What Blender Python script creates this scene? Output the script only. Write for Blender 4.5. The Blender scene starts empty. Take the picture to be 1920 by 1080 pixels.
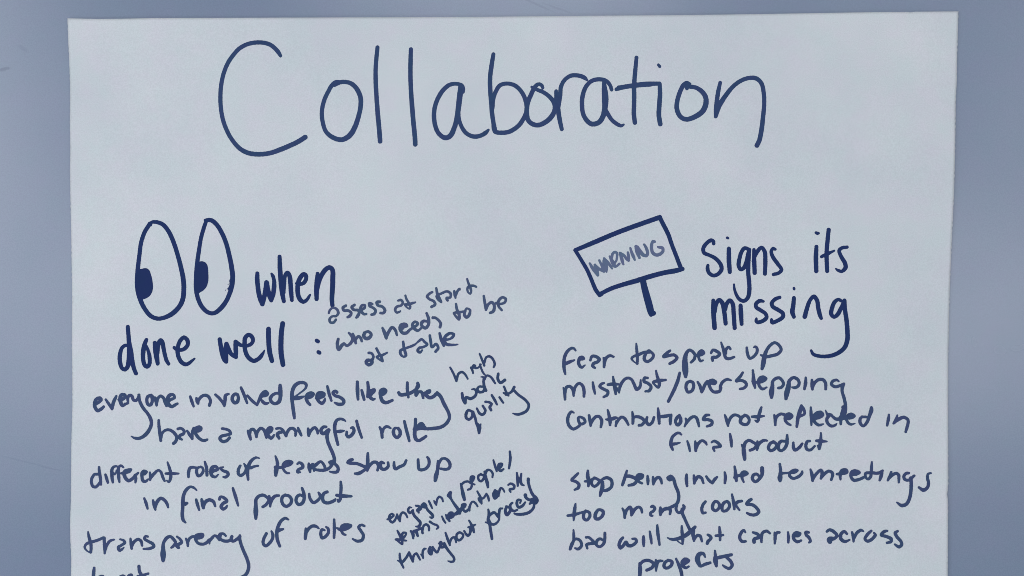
import bpy, math
import numpy as np
from mathutils import Vector

# ---------------------------------------------------------------- camera
S = 0.00038                      # metres on the sheet per photograph pixel
CAM_D = 0.85
scene = bpy.context.scene
cam_data = bpy.data.cameras.new("camera")
cam = bpy.data.objects.new("camera", cam_data)
scene.collection.objects.link(cam)
cam.location = (0, 0, CAM_D)
cam.rotation_euler = (0, 0, 0)
cam_data.sensor_width = 36.0
cam_data.lens = 36.0 * CAM_D / (1920 * S)
cam_data.clip_start = 0.01
cam_data.clip_end = 50
scene.camera = cam

# ---------------------------------------------------------------- world: dim room bounce light
world = bpy.data.worlds.new("World")
scene.world = world
world.use_nodes = True
wb = world.node_tree.nodes["Background"]
wb.inputs[0].default_value = (0.96, 0.975, 1.0, 1)
wb.inputs[1].default_value = 0.27

# ---------------------------------------------------------------- added area lamps: key, fill and unseen emitters for the board's reflections
def area(name, loc, size_x, size_y, power, target=(0, 0, 0), col=(1.0, 1.0, 1.0)):
    l = bpy.data.lights.new(name, 'AREA')
    l.shape = 'RECTANGLE'
    l.size, l.size_y, l.energy, l.color = size_x, size_y, power, col
    o = bpy.data.objects.new(name, l)
    scene.collection.objects.link(o)
    o.location = loc
    o.rotation_euler = (Vector(target) - Vector(loc)).to_track_quat('-Z', 'Y').to_euler()
    return o

area("key_lamp", (-1.30, -0.95, 1.1), 0.5, 0.4, 7.0)
area("fill_lamp", (1.9, -1.2, 2.2), 1.2, 0.9, 1.2)
area("band_reflection_lamp", (0.0, -0.12, 2.6), 4.2, 0.66, 33, (0, -0.12, 0))  # added unseen emitter, gives the bright mid-height band reflected in the board
area("top_reflection_lamp", (0.0, 1.10, 2.6), 0.95, 0.66, 11.0, (0.0, 1.10, 0))  # added out of view to brighten the board's reflection at top centre
area("corner_reflection_lamp", (-1.80, 0.66, 2.6), 0.66, 0.9, 12.0, (-1.80, 0.66, 0))  # added behind the camera for the bright upper-left reflection on the board
area("right_reflection_lamp", (1.75, 0.62, 2.6), 0.7, 0.5, 4.0, (1.75, 0.62, 0))  # added unseen, weakly lifts the upper right of the board
area("strip_reflection_lamp", (1.08, 0.98, 2.6), 0.16, 0.4, 1.4, (1.08, 0.98, 0))  # small added emitter for a faint reflected patch near the top right

scene.view_settings.view_transform = 'Standard'
scene.view_settings.look = 'None'
scene.view_settings.exposure = 0.0
scene.view_settings.gamma = 1.0
scene.render.engine = 'CYCLES'
scene.cycles.filter_width = 0.9

# ---------------------------------------------------------------- helpers
def srgb(h, k=1.0):
    h = h.lstrip('#')
    out = []
    for i in (0, 2, 4):
        c = int(h[i:i + 2], 16) / 255
        c = c / 12.92 if c <= 0.04045 else ((c + 0.055) / 1.055) ** 2.4
        out.append(min(c * k, 1.0))
    return (*out, 1.0)

def px(x, y):
    return (x - 960) * S, (540 - y) * S

def link(o, parent=None):
    scene.collection.objects.link(o)
    if parent is not None:
        o.parent = parent
    return o

class NT:
    def __init__(s, name):
        s.m = bpy.data.materials.new(name)
        s.m.use_nodes = True
        s.t = s.m.node_tree
        s.b = s.t.nodes["Principled BSDF"]
    def n(s, typ, **kw):
        nd = s.t.nodes.new(typ)
        for k, v in kw.items():
            if k.startswith('i_'):
                nd.inputs[int(k[2:]) if k[2:].isdigit() else k[2:]].default_value = v
            else:
                setattr(nd, k, v)
        return nd
    def l(s, a, b):
        s.t.links.new(a, b)
    def noise(s, vec, scale, detail=2.0, rough=0.5):
        nd = s.n('ShaderNodeTexNoise')
        nd.inputs['Scale'].default_value = scale
        nd.inputs['Detail'].default_value = detail
        nd.inputs['Roughness'].default_value = rough
        s.l(vec, nd.inputs['Vector'])
        return nd
    def ramp(s, val, stops):
        r = s.n('ShaderNodeValToRGB')
        e = r.color_ramp.elements
        while len(e) < len(stops):
            e.new(0.5)
        for el, (p, c) in zip(e, stops):
            el.position = p
            el.color = c if len(c) == 4 else (*c, 1)
        s.l(val, r.inputs[0])
        return r.outputs[0]
    def mix(s, fac, a, b, mode='MIX'):
        m = s.n('ShaderNodeMix', data_type='RGBA', blend_type=mode)
        for sock, v in ((m.inputs[0], fac), (m.inputs[6], a), (m.inputs[7], b)):
            if hasattr(v, 'is_linked'):
                s.l(v, sock)
            else:
                sock.default_value = v
        return m.outputs[2]
    def math(s, op, a, b=0.0, c=None):
        m = s.n('ShaderNodeMath', operation=op)
        for sock, v in zip(m.inputs, (a, b, c)):
            if v is None:
                continue
            if hasattr(v, 'is_linked'):
                s.l(v, sock)
            else:
                sock.default_value = v
        return m.outputs[0]

# ---------------------------------------------------------------- materials
def grain(t, co, col, amt):
    """fine speckled grain with a faint colour cast"""
    g = t.noise(co, 1250, 1.0, 0.5)
    c = t.ramp(g.outputs[0], [(0.33, (1 - amt,) * 3), (0.67, (1 + amt,) * 3)])
    col = t.mix(1.0, col, c, 'MULTIPLY')
    g2 = t.noise(co, 42, 5.0, 0.68)
    c2 = t.ramp(g2.outputs[0], [(0.36, (1.025, 0.985, 1.01)), (0.5, (1.0, 1.0, 1.0)), (0.64, (0.975, 1.012, 0.995))])
    return t.mix(1.0, col, c2, 'MULTIPLY')

def paper_material():
    t = NT("flip_chart_paper")
    co = t.n('ShaderNodeTexCoord').outputs['Object']
    big = t.noise(co, 8.0, 5.0, 0.6)
    col = t.ramp(big.outputs[0], [(0.3, PAPER_A), (0.7, PAPER_B)])
    col = grain(t, co, col, 0.048)
    t.l(col, t.b.inputs['Base Color'])
    t.b.inputs['Roughness'].default_value = 0.75
    t.b.inputs['Specular IOR Level'].default_value = 0.25
    fib = t.noise(co, 650, 4.0, 0.6)
    sh = t.noise(co, 28, 3.0, 0.5)
    h = t.math('MULTIPLY_ADD', sh.outputs[0], 9.0, fib.outputs[0])
    wr = t.noise(co, 75, 3.0, 0.55)
    h = t.math('MULTIPLY_ADD', wr.outputs[0], 2.5, h)
    mp = t.n('ShaderNodeMapping')
    mp.inputs['Rotation'].default_value = (0, 0, math.radians(12))
    mp.inputs['Scale'].default_value = (5.0, 17.0, 5.0)
    t.l(co, mp.inputs['Vector'])
    cr = t.noise(mp.outputs[0], 1.0, 4.0, 0.55)
    h = t.math('MULTIPLY_ADD', cr.outputs[0], 22.0, h)
    bp = t.n('ShaderNodeBump')
    bp.inputs['Strength'].default_value = 0.35
    bp.inputs['Distance'].default_value = 0.00022
    t.l(h, bp.inputs['Height'])
    t.l(bp.outputs[0], t.b.inputs['Normal'])
    return t.m

def smear(t, co, cx, cy, ang, lx, ly):
    """soft elongated mask for one finger smudge on the board"""
    mp = t.n('ShaderNodeMapping', vector_type='TEXTURE')
    x, y = px(cx, cy)
    mp.inputs['Location'].default_value = (x, y, 0)
    mp.inputs['Rotation'].default_value = (0, 0, math.radians(ang))
    mp.inputs['Scale'].default_value = (lx * S, ly * S, 1)
    t.l(co, mp.inputs['Vector'])
    wob = t.noise(co, 220, 3.0, 0.6)
    ln = t.n('ShaderNodeVectorMath', operation='LENGTH')
    t.l(mp.outputs[0], ln.inputs[0])
    d = t.math('ADD', ln.outputs['Value'], t.math('MULTIPLY', wob.outputs[0], 0.9))
    r = t.n('ShaderNodeMapRange', interpolation_type='SMOOTHSTEP')
    r.inputs['From Min'].default_value = 1.6
    r.inputs['From Max'].default_value = 0.9
    t.l(d, r.inputs['Value'])
    return r.outputs[0]

def board_material():
    t = NT("whiteboard_enamel")
    co = t.n('ShaderNodeTexCoord').outputs['Object']
    n = t.noise(co, 5.0, 3.0, 0.5)
    col = t.ramp(n.outputs[0], [(0.3, BOARD_A), (0.7, BOARD_B)])
    col = grain(t, co, col, 0.048)
    dirt = BOARD_DIRT
    for (cx, cy, a, lx, ly, k) in ((4, 129, 12, 15, 4.5, 0.6), (40, 90, -38, 11, 4.5, 0.2), (1005, 6, -24, 46, 2.5, 0.3),
                                   (1045, 14, -20, 38, 2.2, 0.25), (50, 868, -14, 60, 2.0, 0.16), (95, 880, -10, 30, 1.6, 0.16)):
        m = smear(t, co, cx, cy, a, lx, ly)
        col = t.mix(t.math('MULTIPLY', m, k), col, dirt)
    t.l(col, t.b.inputs['Base Color'])
    hz = t.noise(co, 9.0, 4.0, 0.6)
    rr = t.n('ShaderNodeMapRange')
    rr.inputs['To Min'].default_value = 0.22
    rr.inputs['To Max'].default_value = 0.30
    t.l(hz.outputs[0], rr.inputs['Value'])
    t.l(rr.outputs[0], t.b.inputs['Roughness'])
    t.b.inputs['Specular IOR Level'].default_value = 0.6
    bp = t.n('ShaderNodeBump')
    bp.inputs['Strength'].default_value = 0.12
    bp.inputs['Distance'].default_value = 0.0001
    t.l(t.noise(co, 420, 2.0, 0.5).outputs[0], bp.inputs['Height'])
    t.l(bp.outputs[0], t.b.inputs['Normal'])
    return t.m

def ink_material(name, dark, light):
    t = NT(name)
    co = t.n('ShaderNodeTexCoord').outputs['Object']
    at = t.n('ShaderNodeAttribute', attribute_name='density')
    a = t.noise(co, 260, 3.0, 0.6)
    b = t.noise(co, 1200, 2.0, 0.6)
    c = t.noise(co, 75, 2.0, 0.5)
    v = t.math('MULTIPLY_ADD', a.outputs[0], 1.1, at.outputs['Fac'])
    v = t.math('MULTIPLY_ADD', c.outputs[0], 0.8, v)
    v = t.math('MULTIPLY_ADD', b.outputs[0], 0.35, v)
    v = t.math('SUBTRACT', v, 1.12)
    col = t.ramp(v, [(0.0, light), (0.9, dark)])
    hue = t.noise(co, 90, 2.0, 0.5)
    tint = t.ramp(hue.outputs[0], [(0.35, (1.06, 0.98, 1.03)), (0.65, (0.88, 1.06, 0.97))])
    col = t.mix(1.0, col, tint, 'MULTIPLY')
    t.l(col, t.b.inputs['Base Color'])
    t.b.inputs['Roughness'].default_value = 0.6
    t.b.inputs['Specular IOR Level'].default_value = 0.12
    return t.m

K = 1.0
PAPER_A = srgb('#b9c1cb', 1.05)
PAPER_B = srgb('#c3cad2', 1.05)
BOARD_A = srgb('#687a96', 0.98)
BOARD_B = srgb('#71809a', 1.0)
BOARD_DIRT = srgb('#4a5a78', 1.0)
INK = {
    'title': ink_material('marker_ink_medium', srgb('#1c3062', 0.78), srgb('#334876', 0.78)),
    'head': ink_material('marker_ink_dark', srgb('#0e2150'), srgb('#172c5e')),
    'headfill': ink_material('marker_ink_solid', srgb('#0e2150'), srgb('#15295a')),
    'body': ink_material('marker_ink_body', srgb('#1b2d5a', 0.78), srgb('#3f4f7a', 0.78)),
    'note': ink_material('marker_ink_note', srgb('#26365e', 0.78), srgb('#4b5a80', 0.78)),
    'note2': ink_material('marker_ink_note_blue', srgb('#203260', 0.78), srgb('#42547e', 0.78)),
    'note3': ink_material('marker_ink_note_dark', srgb('#172954', 0.78), srgb('#364873', 0.78)),
    'light': ink_material('marker_ink_faded', srgb('#435277', 0.78), srgb('#647296', 0.78)),
}

# ---------------------------------------------------------------- the board behind the sheet
def box_mesh(name, x0, x1, y0, y1, z0, z1):
    v = [(x, y, z) for z in (z0, z1) for y in (y0, y1) for x in (x0, x1)]
    f = [(0, 2, 3, 1), (4, 5, 7, 6), (0, 1, 5, 4), (2, 6, 7, 3), (0, 4, 6, 2), (1, 3, 7, 5)]
    me = bpy.data.meshes.new(name)
    me.from_pydata(v, [], f)
    return me

board = link(bpy.data.objects.new("whiteboard", box_mesh("whiteboard", -1.2, 1.2, -0.85, 0.55, -0.020, -0.0022)))
board.data.materials.append(board_material())
board["label"] = "satin blue-grey board with faint smudges behind the written sheet"
board["category"] = "board"

# ---------------------------------------------------------------- the sheet of paper
LEFT = [(34, 126), (80, 127.3), (120, 129), (160, 130.2), (230, 130), (280, 131), (320, 130.4), (400, 132), (440, 133),
        (500, 134), (560, 135), (640, 134.2), (700, 135), (760, 135.2), (830, 133.5), (880, 133.2), (940, 132.8), (980, 131.2),
        (1010, 131.6), (1050, 133.2), (1080, 132.4), (1200, 132), (1400, 131), (2100, 128)]
RIGHT = [(21, 1797.8), (60, 1796.8), (100, 1795.6), (150, 1794.8), (190, 1792.4), (240, 1791.6), (285, 1790.6), (360, 1788.6),
         (450, 1784.6), (550, 1781), (600, 1780), (660, 1778.6), (740, 1778.4), (840, 1778.1), (905, 1778), (918, 1777.0),
         (928, 1775.8), (940, 1777.4), (1080, 1777), (1400, 1776), (2100, 1772)]
TOP = [(126, 34), (180, 35.4), (230, 35), (300, 33.6), (500, 33), (700, 32.5), (900, 31.5), (1000, 30.5), (1100, 29.7),
       (1250, 28.6), (1370, 27), (1500, 25), (1650, 22.6), (1703, 22.2), (1708, 23.6), (1713, 21.9), (1797.8, 20.8)]

def lift(x, y):
    """gentle waviness of the hanging sheet (metres, about the sheet's mean plane)"""
    z = 0.00030 * np.sin(9.0 * x + 3.0 * y + 0.4) + 0.00022 * np.sin(21.0 * y - 5.0 * x + 1.0)
    z = z + 0.00016 * np.sin(34.0 * x + 17.0 * y + 2.0) + 0.00010 * np.sin(52.0 * y + 11.0 * x)
    edge = np.clip((np.abs(x) - 0.25) / 0.07, 0, 1)
    z = z + edge ** 2 * (0.00035 * np.sin(31.0 * y + 6.0 * np.sign(x)) - 0.0004)
    return z

def build_sheet():
    Lp, Rp, Tp = (np.array(a, float) for a in (LEFT, RIGHT, TOP))
    nu, nv = 330, 400
    us = np.linspace(0, 1, nu)
    ybot = 2075.0
    tt = np.linspace(0, 1, nv)
    U, T = np.meshgrid(us, tt)
    xt = 126 + (1797.8 - 126) * us
    top = np.interp(xt, Tp[:, 0], Tp[:, 1])
    Y = top[None, :] * (1 - T) + ybot * T
    XL = np.interp(Y, Lp[:, 0], Lp[:, 1])
    XR = np.interp(Y, Rp[:, 0], Rp[:, 1])
    fray = 0.25 * np.sin(Y * 1.7) + 0.2 * np.sin(Y * 0.61 + 2)
    X = XL * (1 - U) + XR * U + np.where((U < 1e-6) | (U > 1 - 1e-6), fray, 0)
    wx, wy = (X - 960) * S, (540 - Y) * S
    wz = lift(wx, wy)
    th = 0.00016
    V = np.concatenate([np.stack([wx, wy, wz], -1).reshape(-1, 3), np.stack([wx, wy, wz - th], -1).reshape(-1, 3)])
    N = nu * nv
    I = np.arange(N).reshape(nv, nu)
    a, b, c, d = I[:-1, :-1], I[:-1, 1:], I[1:, 1:], I[1:, :-1]
    F = [np.stack([d, c, b, a], -1).reshape(-1, 4), np.stack([a, b, c, d], -1).reshape(-1, 4) + N]
    for e0, e1 in ((I[0, :-1], I[0, 1:]), (I[-1, 1:], I[-1, :-1]), (I[1:, 0], I[:-1, 0]), (I[:-1, -1], I[1:, -1])):
        F.append(np.stack([e0, e1, e1 + N, e0 + N], -1))
    F = np.concatenate(F)
    me = bpy.data.meshes.new("paper_sheet")
    me.from_pydata(V.tolist(), [], F.tolist())
    me.polygons.foreach_set('use_smooth', np.ones(len(F), bool))
    me.update()
    return me

sheet = link(bpy.data.objects.new("paper_sheet", build_sheet()))
sheet.data.materials.append(paper_material())
sheet["label"] = "large pale flip-chart sheet headed Collaboration, covered in blue marker handwriting"
sheet["category"] = "poster"

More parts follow.
